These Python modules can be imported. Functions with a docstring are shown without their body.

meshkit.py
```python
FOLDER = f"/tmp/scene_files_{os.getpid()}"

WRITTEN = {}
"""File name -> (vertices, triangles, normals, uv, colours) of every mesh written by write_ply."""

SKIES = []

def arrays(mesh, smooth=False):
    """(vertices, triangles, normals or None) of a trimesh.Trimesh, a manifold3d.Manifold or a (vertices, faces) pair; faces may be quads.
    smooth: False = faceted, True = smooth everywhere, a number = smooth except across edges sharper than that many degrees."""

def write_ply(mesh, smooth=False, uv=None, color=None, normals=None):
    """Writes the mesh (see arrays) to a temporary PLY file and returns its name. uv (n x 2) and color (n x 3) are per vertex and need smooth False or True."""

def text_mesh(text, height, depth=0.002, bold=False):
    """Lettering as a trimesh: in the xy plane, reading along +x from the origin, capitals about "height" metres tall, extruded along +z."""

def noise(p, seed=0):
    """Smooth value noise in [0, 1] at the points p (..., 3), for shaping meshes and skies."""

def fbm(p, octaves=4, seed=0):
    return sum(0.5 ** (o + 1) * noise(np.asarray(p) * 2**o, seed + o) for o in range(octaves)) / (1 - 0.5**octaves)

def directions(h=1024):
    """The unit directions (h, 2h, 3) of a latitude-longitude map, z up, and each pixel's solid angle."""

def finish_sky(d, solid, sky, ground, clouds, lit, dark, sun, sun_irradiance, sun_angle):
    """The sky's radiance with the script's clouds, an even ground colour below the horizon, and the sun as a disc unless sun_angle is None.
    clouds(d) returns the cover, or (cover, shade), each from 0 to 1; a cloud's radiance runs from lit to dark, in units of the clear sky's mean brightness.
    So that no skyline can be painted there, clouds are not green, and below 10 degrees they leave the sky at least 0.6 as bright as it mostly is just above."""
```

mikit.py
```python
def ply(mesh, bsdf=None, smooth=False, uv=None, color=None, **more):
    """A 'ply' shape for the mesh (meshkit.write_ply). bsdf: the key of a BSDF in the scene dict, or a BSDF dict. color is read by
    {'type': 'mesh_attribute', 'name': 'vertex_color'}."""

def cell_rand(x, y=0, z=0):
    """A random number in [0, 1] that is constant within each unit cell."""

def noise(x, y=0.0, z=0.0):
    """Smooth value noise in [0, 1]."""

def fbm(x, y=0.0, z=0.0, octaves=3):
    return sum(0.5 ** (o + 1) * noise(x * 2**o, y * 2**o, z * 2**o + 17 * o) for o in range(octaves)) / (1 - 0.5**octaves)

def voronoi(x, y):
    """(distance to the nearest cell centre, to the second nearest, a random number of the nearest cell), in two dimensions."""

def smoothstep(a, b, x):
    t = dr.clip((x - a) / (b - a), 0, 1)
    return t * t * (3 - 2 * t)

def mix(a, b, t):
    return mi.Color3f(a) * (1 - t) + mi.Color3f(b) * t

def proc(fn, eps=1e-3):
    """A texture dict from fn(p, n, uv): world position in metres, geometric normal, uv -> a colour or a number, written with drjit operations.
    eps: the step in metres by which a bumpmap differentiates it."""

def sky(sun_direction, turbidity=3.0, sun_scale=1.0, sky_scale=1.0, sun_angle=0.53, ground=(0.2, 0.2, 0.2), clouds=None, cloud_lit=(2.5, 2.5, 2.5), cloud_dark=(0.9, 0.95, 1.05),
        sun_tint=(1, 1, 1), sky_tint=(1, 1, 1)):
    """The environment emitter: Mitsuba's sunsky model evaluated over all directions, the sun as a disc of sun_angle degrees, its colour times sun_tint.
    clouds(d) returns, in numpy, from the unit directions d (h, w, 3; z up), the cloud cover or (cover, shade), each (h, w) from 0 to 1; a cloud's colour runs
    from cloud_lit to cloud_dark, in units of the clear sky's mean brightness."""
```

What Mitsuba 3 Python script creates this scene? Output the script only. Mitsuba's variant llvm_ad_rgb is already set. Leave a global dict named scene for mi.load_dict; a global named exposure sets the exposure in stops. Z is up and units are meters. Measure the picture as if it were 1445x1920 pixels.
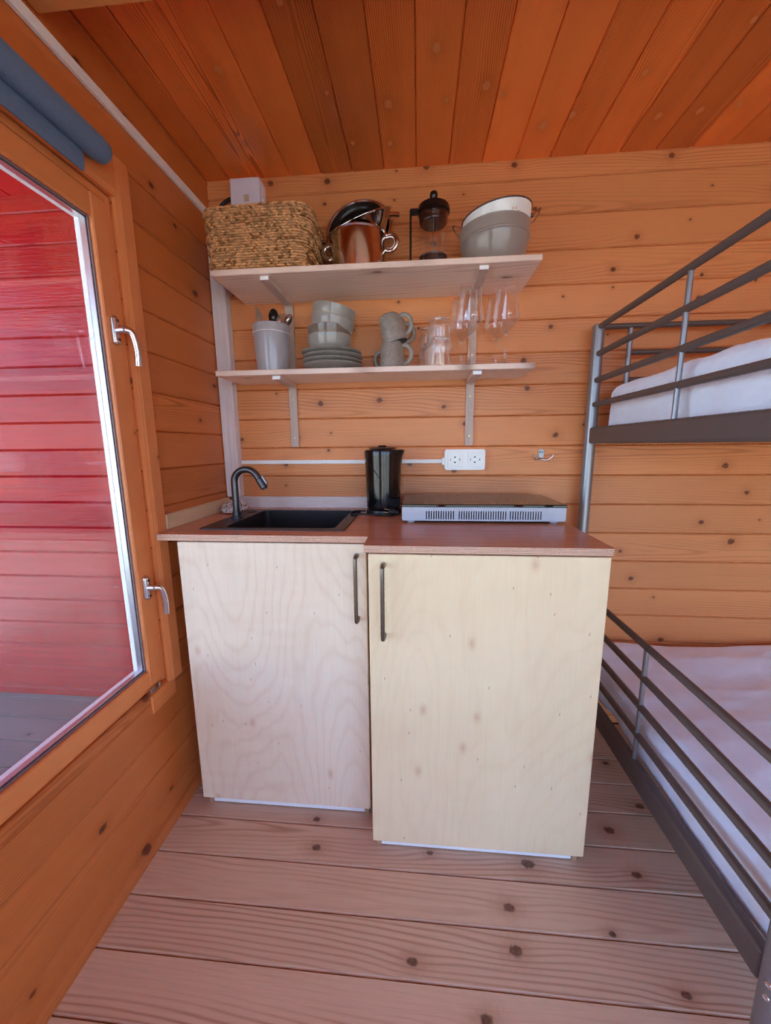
import math, random
import numpy as np
import trimesh
import manifold3d as m3
import shapely
import shapely.geometry as sg
import drjit as dr
import mitsuba as mi
import mikit, meshkit
from mikit import noise, fbm, smoothstep, mix, cell_rand, voronoi, proc

random.seed(7)
RNG = np.random.default_rng(7)
T = mi.ScalarTransform4f
scene, labels = {}, {}

# ------------------------------------------------------------------ camera
CAM = np.array([.7569, -1.4814, 1.1396])
YAW, PITCH, ROLL, FPX = (math.radians(4.9675), math.radians(9.8082), math.radians(-.5242), 715.73)
_f = np.array([-math.sin(YAW) * math.cos(PITCH), math.cos(YAW) * math.cos(PITCH), -math.sin(PITCH)])
_r = np.array([math.cos(YAW), math.sin(YAW), 0])
_u = np.cross(_r, _f)
UP = -math.sin(ROLL) * _r + math.cos(ROLL) * _u
scene['camera'] = {'type': 'perspective', 'fov': math.degrees(2 * math.atan(722.5 / FPX)), 'fov_axis': 'x', 'near_clip': 0.02, 'far_clip': 500.0,
                   'to_world': T().look_at(origin=CAM.tolist(), target=(CAM + _f).tolist(), up=UP.tolist())}

# ------------------------------------------------------------------ light: a bright sky through the open front doors and the side window
SKY = 1.0
scene['sky'] = mikit.sky((0.75, 0.3, 0.72), turbidity=3.5, sun_scale=1.0, sky_scale=SKY, ground=(0.48, 0.525, 0.68), sky_tint=(1.04, 1.07, 1.08), sun_tint=(0.92, 1.03, 1.03))
exposure = 4.12

# ------------------------------------------------------------------ mesh helpers
def tm(v, f):
    return trimesh.Trimesh(np.asarray(v, float), np.asarray(f, int), process=False)

def cat(ms):
    return trimesh.util.concatenate(ms)

def prism(poly, L0, L1, U, W, L, O=(0, 0, 0)):
    """Convex polygon [(u, w)] swept along L from L0 to L1."""
    U, W, L, O = (np.asarray(a, float) for a in (U, W, L, O))
    p = np.array([O + u * U + w * W for u, w in poly])
    n = len(p)
    v = np.vstack([p + L0 * L, p + L1 * L])
    f = [[0, i + 1, i] for i in range(1, n - 1)] + [[n, n + i, n + i + 1] for i in range(1, n - 1)]
    for i in range(n):
        j = (i + 1) % n
        f += [[i, j, n + j], [i, n + j, n + i]]
    m = tm(v, f)
    if m.volume < 0:
        m.invert()
    return m

X, Y, Z = np.eye(3)

def cbox(x0, x1, y0, y1, z0, z1, c=.002):
    """Box with chamfered edges."""
    c = min(c, (x1 - x0) * .45, (y1 - y0) * .45, (z1 - z0) * .45)
    pts = []
    for a, x in ((1, x0), (-1, x1)):
        for b, y in ((1, y0), (-1, y1)):
            for d, z in ((1, z0), (-1, z1)):
                pts += [(x, y + b * c, z + d * c), (x + a * c, y, z + d * c), (x + a * c, y + b * c, z)]
    return trimesh.convex.convex_hull(np.array(pts))

def sph(r, at, n=10):
    return m3.Manifold.sphere(r, n * 4).translate([float(a) for a in at])

def rbox(x0, x1, y0, y1, z0, z1, r, n=6):
    return to_tm(m3.Manifold.batch_hull([sph(r, (x, y, z), n) for x in (x0 + r, x1 - r) for y in (y0 + r, y1 - r) for z in (z0 + r, z1 - r)]))

def to_tm(m):
    a = m.to_mesh()
    return tm(a.vert_properties[:, :3], a.tri_verts)

def to_m3(m):
    return m3.Manifold(m3.Mesh(np.asarray(m.vertices, np.float32), np.asarray(m.faces, np.uint32)))

def tube(path, r, n=12, closed=False, caps=True, squash=None):
    p = np.asarray(path, float)
    k = len(p)
    t = (np.roll(p, -1, 0) - np.roll(p, 1, 0)) if closed else np.gradient(p, axis=0)
    t /= np.linalg.norm(t, axis=1, keepdims=True)
    a = np.cross(t[0], [0, 0, 1] if abs(t[0][2]) < .9 else [1, 0, 0])
    A = []
    for i in range(k):
        a = a - t[i] * (a @ t[i])
        a /= np.linalg.norm(a)
        A.append(a)
    A = np.array(A)
    B = np.cross(t, A)
    th = np.arange(n) * 2 * np.pi / n
    rr = np.broadcast_to(r, (k,))[:, None, None]
    q = squash or 1.0
    v = p[:, None] + rr * (np.cos(th)[None, :, None] * A[:, None] + q * np.sin(th)[None, :, None] * B[:, None])
    v = v.reshape(-1, 3)
    f = []
    for i in range(k if closed else k - 1):
        i2 = (i + 1) % k
        for j in range(n):
            j2 = (j + 1) % n
            f += [[i * n + j, i * n + j2, i2 * n + j2], [i * n + j, i2 * n + j2, i2 * n + j]]
    if caps and not closed:
        v = np.vstack([v, p[0], p[-1]])
        c0, c1 = k * n, k * n + 1
        for j in range(n):
            f += [[c0, (j + 1) % n, j], [c1, (k - 1) * n + j, (k - 1) * n + (j + 1) % n]]
    m = tm(v, f)
    if not closed and caps and m.volume < 0:
        m.invert()
    return m

def smooth_path(pts, n=12):
    """Catmull-Rom through the points."""
    p = np.asarray(pts, float)
    q = np.vstack([2 * p[0] - p[1], p, 2 * p[-1] - p[-2]])
    out = []
    for i in range(1, len(q) - 2):
        for s in np.linspace(0, 1, n, endpoint=False):
            out.append(.5 * ((2 * q[i]) + (-q[i - 1] + q[i + 1]) * s + (2 * q[i - 1] - 5 * q[i] + 4 * q[i + 1] - q[i + 2]) * s * s + (-q[i - 1] + 3 * q[i] - 3 * q[i + 1] + q[i + 2]) * s ** 3))
    out.append(p[-1])
    return np.array(out)

def lathe(prof, n=48, closed=True, phase=0.0):
    """Revolve profile [(r, z)] about z; a closed profile gives a solid."""
    p = np.asarray(prof, float)
    k = len(p)
    th = np.arange(n) * 2 * np.pi / n + phase
    v = np.stack([p[:, None, 0] * np.cos(th), p[:, None, 0] * np.sin(th), np.repeat(p[:, 1:2], n, 1)], -1).reshape(-1, 3)
    f = []
    for i in range(k if closed else k - 1):
        i2 = (i + 1) % k
        for j in range(n):
            j2 = (j + 1) % n
            a, b, c, d = i * n + j, i * n + j2, i2 * n + j2, i2 * n + j
            if p[i, 0] > 1e-9:
                f.append([a, b, c] if p[i2, 0] > 1e-9 else [a, b, d])
            if p[i2, 0] > 1e-9 and (p[i, 0] > 1e-9 or True):
                f.append([a, c, d])
    m = trimesh.Trimesh(v, np.array(f), process=True)
    m.update_faces(m.nondegenerate_faces())
    m.remove_unreferenced_vertices()
    if closed and m.volume < 0:
        m.invert()
    return m

def rot_to(n):
    """Matrix that takes +z to the direction n."""
    n = np.asarray(n, float) / np.linalg.norm(n)
    return trimesh.geometry.align_vectors([0, 0, 1], n)

def rot(axis, deg):
    return trimesh.transformations.rotation_matrix(math.radians(deg), axis)

def moved(m, at=(0, 0, 0), R=None):
    m = m.copy()
    if R is not None:
        m.apply_transform(R)
    m.apply_translation(at)
    return m

def extrude(poly, h):
    return trimesh.creation.extrude_polygon(poly, h, engine='earcut')

def rrect(w, h, r, n=6):
    return sg.box(-w / 2 + r, -h / 2 + r, w / 2 - r, h / 2 - r).buffer(r, quad_segs=n)

# ------------------------------------------------------------------ entries
def numbered(key):
    if key not in scene and key not in labels:
        return key
    i = 1
    while f'{key}_{i:03d}' in scene or f'{key}_{i:03d}' in labels:
        i += 1
    return f'{key}_{i:03d}'

def thing(name, label, category, group=None):
    key = numbered(name)
    labels[key] = {'label': label, 'category': category}
    if group:
        labels[key]['group'] = group
    return key

def struct(name, label, mesh=None, mat=None, smooth=False, category=None):
    labels[name] = {'kind': 'structure', 'label': label}
    if category:
        labels[name]['category'] = category
    if mesh is not None:
        scene[name] = mikit.ply(mesh, mat, smooth=smooth)
    return name

def part(parent, name, mesh, mat, smooth=False, label=None, kind=None, **more):
    key = numbered(f'{parent}__{name}')
    scene[key] = mikit.ply(mesh, mat, smooth=smooth, **more)
    if label or kind:
        labels[key] = {}
        if label:
            labels[key]['label'] = label
        if kind:
            labels[key]['kind'] = kind
    return key

def one(name, label, category, mesh, mat, smooth=False, group=None, **more):
    key = thing(name, label, category, group)
    scene[key] = mikit.ply(mesh, mat, smooth=smooth, **more)
    return key

# ------------------------------------------------------------------ materials
def rgb(*c):
    """sRGB 0..255 to linear."""
    return [((x / 255 + .055) / 1.055) ** 2.4 if x > 10 else x / 255 / 12.92 for x in c]

def mat(name, **k):
    base = k.pop('base', None)
    d = {'type': 'principled', **k}
    if base is not None:
        d['base_color'] = {'type': 'rgb', 'value': base} if isinstance(base, list) else base
    scene['mat_' + name] = {'type': 'twosided', 'bsdf': d}
    return 'mat_' + name

def wood(along, across, ident, light, dark, knot, rings=140., knots=.55, cell=.24, knot_r=.011, tone=.22, grain=.5, slope=3.0, halo=.5, seed=0., width=.11, stretch=1.5):
    """Sawn softwood: growth rings that swing round knots; along, across (metres within the board) and ident are functions of the point."""
    light, dark, knot = mi.Color3f(*light), mi.Color3f(*dark), mi.Color3f(*knot)

    def fn(p, n, uv):
        i = ident(p) + seed
        a = along(p) + 3.7 * cell_rand(i, 5)
        b = across(p)
        bend = mi.Float(0)
        dark_k, halo_k = mi.Float(0), mi.Float(0)
        c = dr.floor(a / cell)
        for dc in (-1, 0, 1):
            cc = c + dc
            r1, r2, r3, r4 = (cell_rand(cc, i, s) for s in (11, 12, 13, 14))
            ka, kb = (cc + .15 + .7 * r1) * cell, (.08 + .84 * r2) * width
            kr = knot_r * (.35 + .9 * r3 * r3)
            on = dr.select(r4 < knots, mi.Float(1), mi.Float(0))
            da, db = (a - ka) / stretch, b - kb
            d = dr.sqrt(da * da + db * db) * (1 + .35 * (noise(a * 160, b * 160, i) - .5))
            dark_k = dr.maximum(dark_k, on * smoothstep(kr, kr * .55, d))
            halo_k = dr.maximum(halo_k, on * dr.exp(-dr.square(d / (kr * 2.2))))
            dl = dr.sqrt(dr.square((a - ka) / 3.2) + db * db)
            bend += on * kr * .9 * dr.exp(-dr.square(dl / (kr * 2.6)))
        off = (cell_rand(i, 3) * 2.2 - .6) * width
        bb = b - off - .016 * (fbm(a * 1.1, i, 2.) - .5)
        v = rings * (dr.sqrt(bb * bb + .0002) + bend) + slope * a + 2.2 * fbm(a * 2.2, b * 14, i + 31)
        s = .5 + .5 * dr.sin(6.2831853 * v)
        late = s * s * s * (.45 + .75 * noise(a * 1.7, b * 22, i + 7)) * (.25 + 1.15 * smoothstep(.36, .66, fbm(a * .8, b * 11, i + 50)))
        fib = fbm(a * 9, b * 620, i)
        col = mix(light, dark, dr.clip(grain * late + .32 * (fib - .5) + .25 * (fbm(a * 1.5, b * 16, i + 3) - .5), 0, 1))
        col = col * (1 - tone * .5 + tone * cell_rand(i, 9))
        col = mix(col, dark, halo_k * halo)
        col = mix(col, knot, dark_k * (.7 + .25 * noise(a * 300, b * 300)))
        return col

    return fn

def rel(v, o, h):
    q = (v - o) / h
    return (q - dr.floor(q)) * h

# board grids
ZB0, HB = 1.9037 - 17 * .1097, .1097          # back wall joints: ZB0 + k HB
ZL0 = 1.6263 - 14 * .1097                     # left wall joints
XC0, WC = .195, .1097                         # ceiling joints
YF0, WF = -.5161, .108                        # floor joints

W_LIGHT, W_DARK, W_KNOT = rgb(215, 140, 86), rgb(162, 88, 48), rgb(92, 40, 24)
WALLSPEC = dict(roughness=.42, specular=.4)
mat('back', base=proc(wood(lambda p: p.x, lambda p: rel(p.z, ZB0, HB), lambda p: dr.floor((p.z - ZB0) / HB), W_LIGHT, W_DARK, W_KNOT, tone=.17, knots=.64, cell=.23, grain=.36, halo=.4, rings=100., stretch=1.15, knot_r=.0105)), **WALLSPEC)
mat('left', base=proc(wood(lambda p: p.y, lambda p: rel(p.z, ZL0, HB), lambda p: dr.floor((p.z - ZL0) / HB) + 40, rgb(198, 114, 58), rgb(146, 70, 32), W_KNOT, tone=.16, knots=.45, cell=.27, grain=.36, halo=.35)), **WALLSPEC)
mat('ceiling', base=proc(wood(lambda p: p.y, lambda p: rel(p.x, XC0, WC), lambda p: dr.floor((p.x - XC0) / WC) + 80, rgb(232, 130, 62), rgb(170, 80, 34), rgb(226, 152, 98), tone=.5, knots=.55, knot_r=.010, cell=.3, rings=190., grain=.6, halo=.25)), roughness=.36, specular=.4)
mat('floor', base=proc(wood(lambda p: p.x, lambda p: rel(p.y, YF0, WF), lambda p: dr.floor((p.y - YF0) / WF) + 120, rgb(216, 184, 156), rgb(166, 116, 86), rgb(92, 54, 40), tone=.16, knots=.6, knot_r=.012, cell=.28, rings=85., grain=.5)), roughness=.4, specular=.4)
mat('stile', base=proc(wood(lambda p: p.z, lambda p: -p.y - .42, lambda p: dr.floor((p.y + .485) / 2.) + 160, rgb(222, 138, 82), rgb(178, 98, 52), W_KNOT, tone=.1, knots=.45, knot_r=.008, grain=.35, width=.13)), roughness=.38, specular=.45)
mat('rail', base=proc(wood(lambda p: p.y, lambda p: rel(p.z, .4, .06), lambda p: dr.floor((p.z - .4) / .5) + 180, rgb(218, 136, 78), rgb(170, 92, 48), W_KNOT, tone=.1, knots=.3, knot_r=.007, grain=.45, rings=260., width=.06)), roughness=.38, specular=.45)
mat('shelf', base=proc(wood(lambda p: p.x, lambda p: -p.y, lambda p: dr.floor(p.z / .2) + 200, rgb(236, 212, 194), rgb(156, 120, 102), rgb(128, 104, 98), tone=.05, rings=48., knots=.5, knot_r=.012, grain=.85, width=.26, stretch=2.2)), roughness=.5, specular=.3)
mat('bracket', base=proc(lambda p, n, uv: mix(rgb(208, 188, 174), rgb(182, 158, 144), fbm(p.x * 120, p.y * 30, p.z * 18))), roughness=.55, specular=.3)
mat('beam', base=proc(wood(lambda p: p.x, lambda p: rel(p.z, 1.9, .2), lambda p: 0 * p.x + 230, rgb(212, 142, 80), rgb(172, 100, 50), W_KNOT, knots=.3, width=.2)), roughness=.45)
mat('dark_wood', base=rgb(84, 44, 20), roughness=.7)
mat('white_wood', base=proc(lambda p, n, uv: mix(rgb(232, 222, 220), rgb(205, 192, 190), fbm(p.x * 90 + p.y * 90, p.z * 5, 3.))), roughness=.5, specular=.3)

def birch(sx, warm, line_k, flame_k):
    def fn(p, n, uv):
        x, z = p.x + sx, p.z
        w = fbm(x * 3.1, z * .95, sx, octaves=2) + .10 * fbm(x * 14, z * 5, sx + 4.)
        line = dr.square(dr.square(.5 + .5 * dr.sin(6.2831853 * (w * 24 + x * 12))))
        fine = fbm(x * 420, z * 12, 1.)
        cloud = fbm(x * 3, z * 5, sx + 8.)
        flame = fbm(x * 9, z * 46, sx + 12.) * smoothstep(.45, .62, fbm(x * 2.5, z * 2.5, sx + 20.))
        col = mix(rgb(*warm[0]), rgb(*warm[1]), dr.clip(line_k * line + .40 * (cloud - .34) + .22 * (fine - .5) + flame_k * flame, 0, 1))
        k = dr.floor(x / .16), dr.floor(z / .2)
        kx, kz = (k[0] + .2 + .6 * cell_rand(k[0], k[1], 3)) * .16, (k[1] + .2 + .6 * cell_rand(k[0], k[1], 4)) * .2
        d = dr.sqrt(dr.square((x - kx) * 1.6) + dr.square((z - kz) * .9)) + .004 * (noise(x * 300, z * 300) - .5)
        on = dr.select(cell_rand(k[0], k[1], 6) < .4, mi.Float(1), mi.Float(0))
        col = mix(col, rgb(196, 148, 112), on * .55 * dr.exp(-dr.square(d / .014)))
        fx, fz = dr.floor(x / .05), dr.floor(z / .07)
        gx, gz = (fx + .2 + .6 * cell_rand(fx, fz, 7)) * .05, (fz + .2 + .6 * cell_rand(fx, fz, 8)) * .07
        fd = dr.sqrt(dr.square((x - gx) * 3.2 + .7 * (z - gz) * (cell_rand(fx, fz, 10) - .5)) + dr.square((z - gz) * .8))
        return mix(col, rgb(140, 88, 60), dr.select(cell_rand(fx, fz, 9) < .16, .75 * smoothstep(.0042, .0022, fd), 0.))
    return fn

mat('birch_sink', base=proc(birch(3.3, ((236, 218, 192), (205, 172, 138)), .18, .30)), roughness=.34, specular=.45)
mat('birch_tall', base=proc(birch(9.1, ((238, 216, 176), (210, 176, 128)), .10, .14)), roughness=.34, specular=.45)
mat('birch_plain', base=proc(lambda p, n, uv: mix(rgb(222, 196, 158), rgb(198, 164, 122), fbm(p.x * 40 + p.z * 40, p.y * 6, 2.))), roughness=.45)
mat('splash', base=proc(lambda p, n, uv: mix(rgb(226, 216, 208), rgb(204, 188, 176), fbm(p.x * 14, p.z * 120, 2.))), roughness=.45)

def worktop_fn(p, n, uv):
    top = mix(rgb(196, 136, 102), rgb(172, 112, 78), fbm(p.x * 7, p.y * 90, 1.))
    ply = .5 + .5 * dr.sin(6.2831853 * (p.z - .882) / .0036)
    edge = mix(rgb(226, 188, 162), rgb(150, 104, 80), smoothstep(.4, .85, ply))
    edge = edge * (.94 + .12 * fbm(p.x * 12, p.y * 12, p.z * 60))
    return dr.select(dr.abs(n.z) > .5, top, edge)
mat('worktop', base=proc(worktop_fn), roughness=.27, specular=.38)
mat('ply_edge', base=proc(lambda p, n, uv: mix(rgb(206, 170, 130), rgb(120, 84, 60), smoothstep(.3, .8, .5 + .5 * dr.sin(6.2831853 * p.x / .0036)))), roughness=.5)

mat('white_plastic', base=rgb(236, 236, 232), roughness=.35, specular=.5)
mat('socket_plastic', base=rgb(242, 242, 236), roughness=.3, specular=.5)
mat('grey_plastic', base=rgb(222, 216, 232), roughness=.45)
mat('dark_hole', base=rgb(24, 24, 26), roughness=.8)
mat('chrome', base=rgb(225, 225, 228), metallic=1.0, roughness=.12)
mat('steel', base=rgb(212, 206, 200), metallic=1.0, roughness=.10)
mat('aluminium', base=rgb(205, 207, 210), metallic=1.0, roughness=.28)
mat('aluminium_dull', base=rgb(150, 154, 160), metallic=1.0, roughness=.38)
mat('spacer', base=rgb(238, 240, 240), roughness=.4, specular=.5)
mat('gasket', base=rgb(120, 104, 108), roughness=.5)
mat('gunmetal', base=rgb(92, 92, 96), metallic=.85, roughness=.3)
mat('handle_metal', base=rgb(120, 112, 102), metallic=.9, roughness=.32)
mat('bed_post', base=rgb(150, 152, 156), metallic=.75, roughness=.36)
mat('bed_rail', base=rgb(98, 88, 84), metallic=.25, roughness=.42, specular=.4)
mat('sink', base=proc(lambda p, n, uv: mix(rgb(34, 30, 30), rgb(48, 42, 40), noise(p.x * 900, p.y * 900, p.z * 900))), roughness=.35, specular=.45)
mat('black_gloss', base=rgb(16, 15, 16), roughness=.12, specular=.6)
mat('black_satin', base=rgb(22, 21, 22), roughness=.35, specular=.5)
mat('black_rubber', base=rgb(20, 20, 21), roughness=.55)
mat('black_glass', base=rgb(12, 12, 13), roughness=.04, specular=.6)
mat('nonstick', base=rgb(16, 18, 18), roughness=.25, specular=.4)
mat('brass', base=rgb(214, 190, 140), metallic=1.0, roughness=.3)
mat('cooker_white', base=rgb(184, 188, 196), roughness=.32, specular=.5)
def glaze(a, b, s):
    return proc(lambda p, n, uv: mix(rgb(*a), rgb(*b), dr.clip(.6 * fbm(p.x * 60, p.y * 60, p.z * 60) + .5 * noise(p.x * s, p.y * s, p.z * s), 0, 1)))
mat('stoneware', base=glaze((172, 168, 158), (136, 130, 120), 700), roughness=.13, specular=.5)
mat('stoneware_dark', base=glaze((138, 124, 110), (100, 86, 74), 700), roughness=.13, specular=.5)
mat('plate_glaze', base=glaze((154, 148, 138), (118, 112, 102), 700), roughness=.25, specular=.5)
mat('mug_glaze', base=glaze((160, 150, 138), (126, 116, 104), 200), roughness=.28, specular=.5)
mat('crock_glaze', base=rgb(168, 164, 164), roughness=.14, specular=.5)
mat('glaze_line', base=rgb(226, 222, 220), roughness=.2)
mat('rim_bare', base=rgb(190, 170, 150), roughness=.4)
mat('enamel_grey', base=rgb(150, 140, 132), roughness=.14, specular=.5)
mat('enamel_white', base=rgb(240, 242, 238), roughness=.12, specular=.55)
mat('enamel_rim', base=rgb(84, 66, 62), roughness=.25)
mat('wire_brown', base=rgb(150, 106, 76), metallic=.9, roughness=.25)
mat('cotton', base=proc(lambda p, n, uv: mix(rgb(236, 242, 252), rgb(228, 234, 246), fbm(p.x * 60, p.y * 60, p.z * 60))), roughness=.85, specular=.2, sheen=.3)
mat('blind', base=proc(lambda p, n, uv: mix(rgb(106, 128, 154), rgb(94, 115, 142), noise(p.x * 900, p.y * 900, p.z * 900))), roughness=.8, specular=.2)
def red_fn(p, n, uv):
    k = dr.floor((p.z - ZB0) / HB)
    col = mix(rgb(178, 12, 26), rgb(156, 9, 22), fbm(p.x * 3, p.z * 60, k))
    return col * (.9 + .2 * cell_rand(k, 2))
RED = {'type': 'bumpmap', 'tex': proc(lambda p, n, uv: fbm(p.x * 14, p.z * 170, 1.)), 'scale': .0012,
       'bsdf': {'type': 'principled', 'base_color': proc(red_fn), 'roughness': .26, 'specular': .32}}
scene['mat_red'] = {'type': 'twosided', 'bsdf': RED}
mat('red_plain', base=rgb(188, 14, 24), roughness=.3, specular=.55)
mat('deck', base=proc(wood(lambda p: p.x, lambda p: rel(p.y, -.03, .1225), lambda p: dr.floor((p.y + .03) / .1225) + 300, rgb(120, 112, 114), rgb(92, 85, 88), rgb(60, 54, 56), knots=.3, knot_r=.007, grain=.5)), roughness=.6)
mat('gravel', base=proc(lambda p, n, uv: mix(rgb(158, 164, 164), rgb(136, 142, 142), fbm(p.x * 1.2, p.y * 1.2, 2.))), roughness=.9)
mat('straw', base={'type': 'mesh_attribute', 'name': 'vertex_color'}, roughness=.6, specular=.3)
def cloth_fn(p, n, uv):
    d1, d2, r = voronoi((p.x + .5 * p.z) * 95, (p.y * .8 - p.z) * 95)
    return mix(rgb(40, 30, 34), rgb(226, 212, 204), smoothstep(.06, .16, d2 - d1))
mat('cloth', base=proc(cloth_fn), roughness=.85)
scene['mat_pane'] = {'type': 'thindielectric', 'int_ior': 1.5}
scene['mat_thin_glass'] = {'type': 'thindielectric', 'int_ior': 1.5}
scene['mat_glass'] = {'type': 'dielectric', 'int_ior': 1.5}

# ------------------------------------------------------------------ room shell
XR, YFRONT, HC = 3.40, -2.55, 2.0721
BW = .045      # wall board thickness

def board_profile(h, t, c=.0042, g=.0006):
    """across 0..h, outward 0..t with both front edges bevelled."""
    return [(g, 0), (h - g, 0), (h - g, t - c), (h - c, t), (c, t), (g, t - c)]

# back wall: boards run along x, face at y = 0, the wall goes on outside as the red wall of the terrace
struct('wall_back', 'back wall of horizontal honey-coloured pine boards with dark knots', cbox(-.045, XR + .05, BW + .0004, BW + .03, -.04, HC + .021), 'mat_dark_wood')
k = 0
while ZB0 + k * HB < HC - .002:
    z0, z1 = max(ZB0 + k * HB, -.0), min(ZB0 + (k + 1) * HB, HC + .021)
    part('wall_back', 'board', prism(board_profile(z1 - z0, BW), 0.0, XR, Z, -Y, X, (0, BW, z0)), 'mat_back')
    k += 1
if ZB0 > .002:
    part('wall_back', 'board', prism(board_profile(ZB0, BW), 0.0, XR, Z, -Y, X, (0, BW, 0)), 'mat_back')

# left wall: boards run along y, face at x = 0, with the window opening
WY0, WY1, WZ0, WZ1 = -2.13, -.487, .452, 1.748       # opening in the wall
struct('wall_left', 'left wall of horizontal pine boards round the big window')
k = -1
while ZL0 + k * HB < HC - .002:
    z0, z1 = max(ZL0 + k * HB, 0.), min(ZL0 + (k + 1) * HB, HC + .021)
    segs = []
    lo, hi = max(z0, WZ0), min(z1, WZ1)
    if z1 > z0 + .004:
        P = lambda a, b: prism(board_profile(b - a, BW), 0, 1, Z, X, Y, (-BW, 0, a))
        def seg(a, b, y0, y1):
            part('wall_left', 'board', prism(board_profile(b - a, BW), y0, y1, Z, X, Y, (-BW, 0, a)), 'mat_left')
        if hi <= lo:
            seg(z0, z1, YFRONT, 0)
        else:
            seg(z0, z1, WY1, 0)
            seg(z0, z1, YFRONT, WY0)
            if lo > z0 + .004:
                seg(z0, lo, WY0, WY1)
            if z1 > hi + .004:
                seg(hi, z1, WY0, WY1)
    k += 1

# ceiling: boards run along y
struct('ceiling', 'ceiling of darker red-brown pine boards running towards the back wall', cbox(-1.75, XR + .05, YFRONT - .1, BW + .03, HC + .0215, HC + .06), 'mat_dark_wood')
k = -2
while XC0 + k * WC < XR:
    x0, x1 = max(XC0 + k * WC, 0.), min(XC0 + (k + 1) * WC, XR)
    if x1 > x0 + .004:
        part('ceiling', 'board', prism(board_profile(x1 - x0, .018, .004), YFRONT, 0, X, -Z, Y, (x0, 0, HC + .018)), 'mat_ceiling')
    k += 1

# floor: planks run along x
struct('floor', 'floor of wide pale pine planks with knots and dark joints', cbox(-.04, XR + .05, YFRONT - .05, .04, -.05, -.0225), 'mat_dark_wood')
k = -5
while YF0 - k * WF > YFRONT:
    y1, y0 = min(YF0 - k * WF, 0), max(YF0 - (k + 1) * WF, YFRONT)
    if y1 > y0 + .004:
        part('floor', 'plank', prism(board_profile(y1 - y0, .022, .0035, .0011), 0.0, XR, Y, Z, X, (0, y0, -.022)), 'mat_floor')
    k += 1

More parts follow.
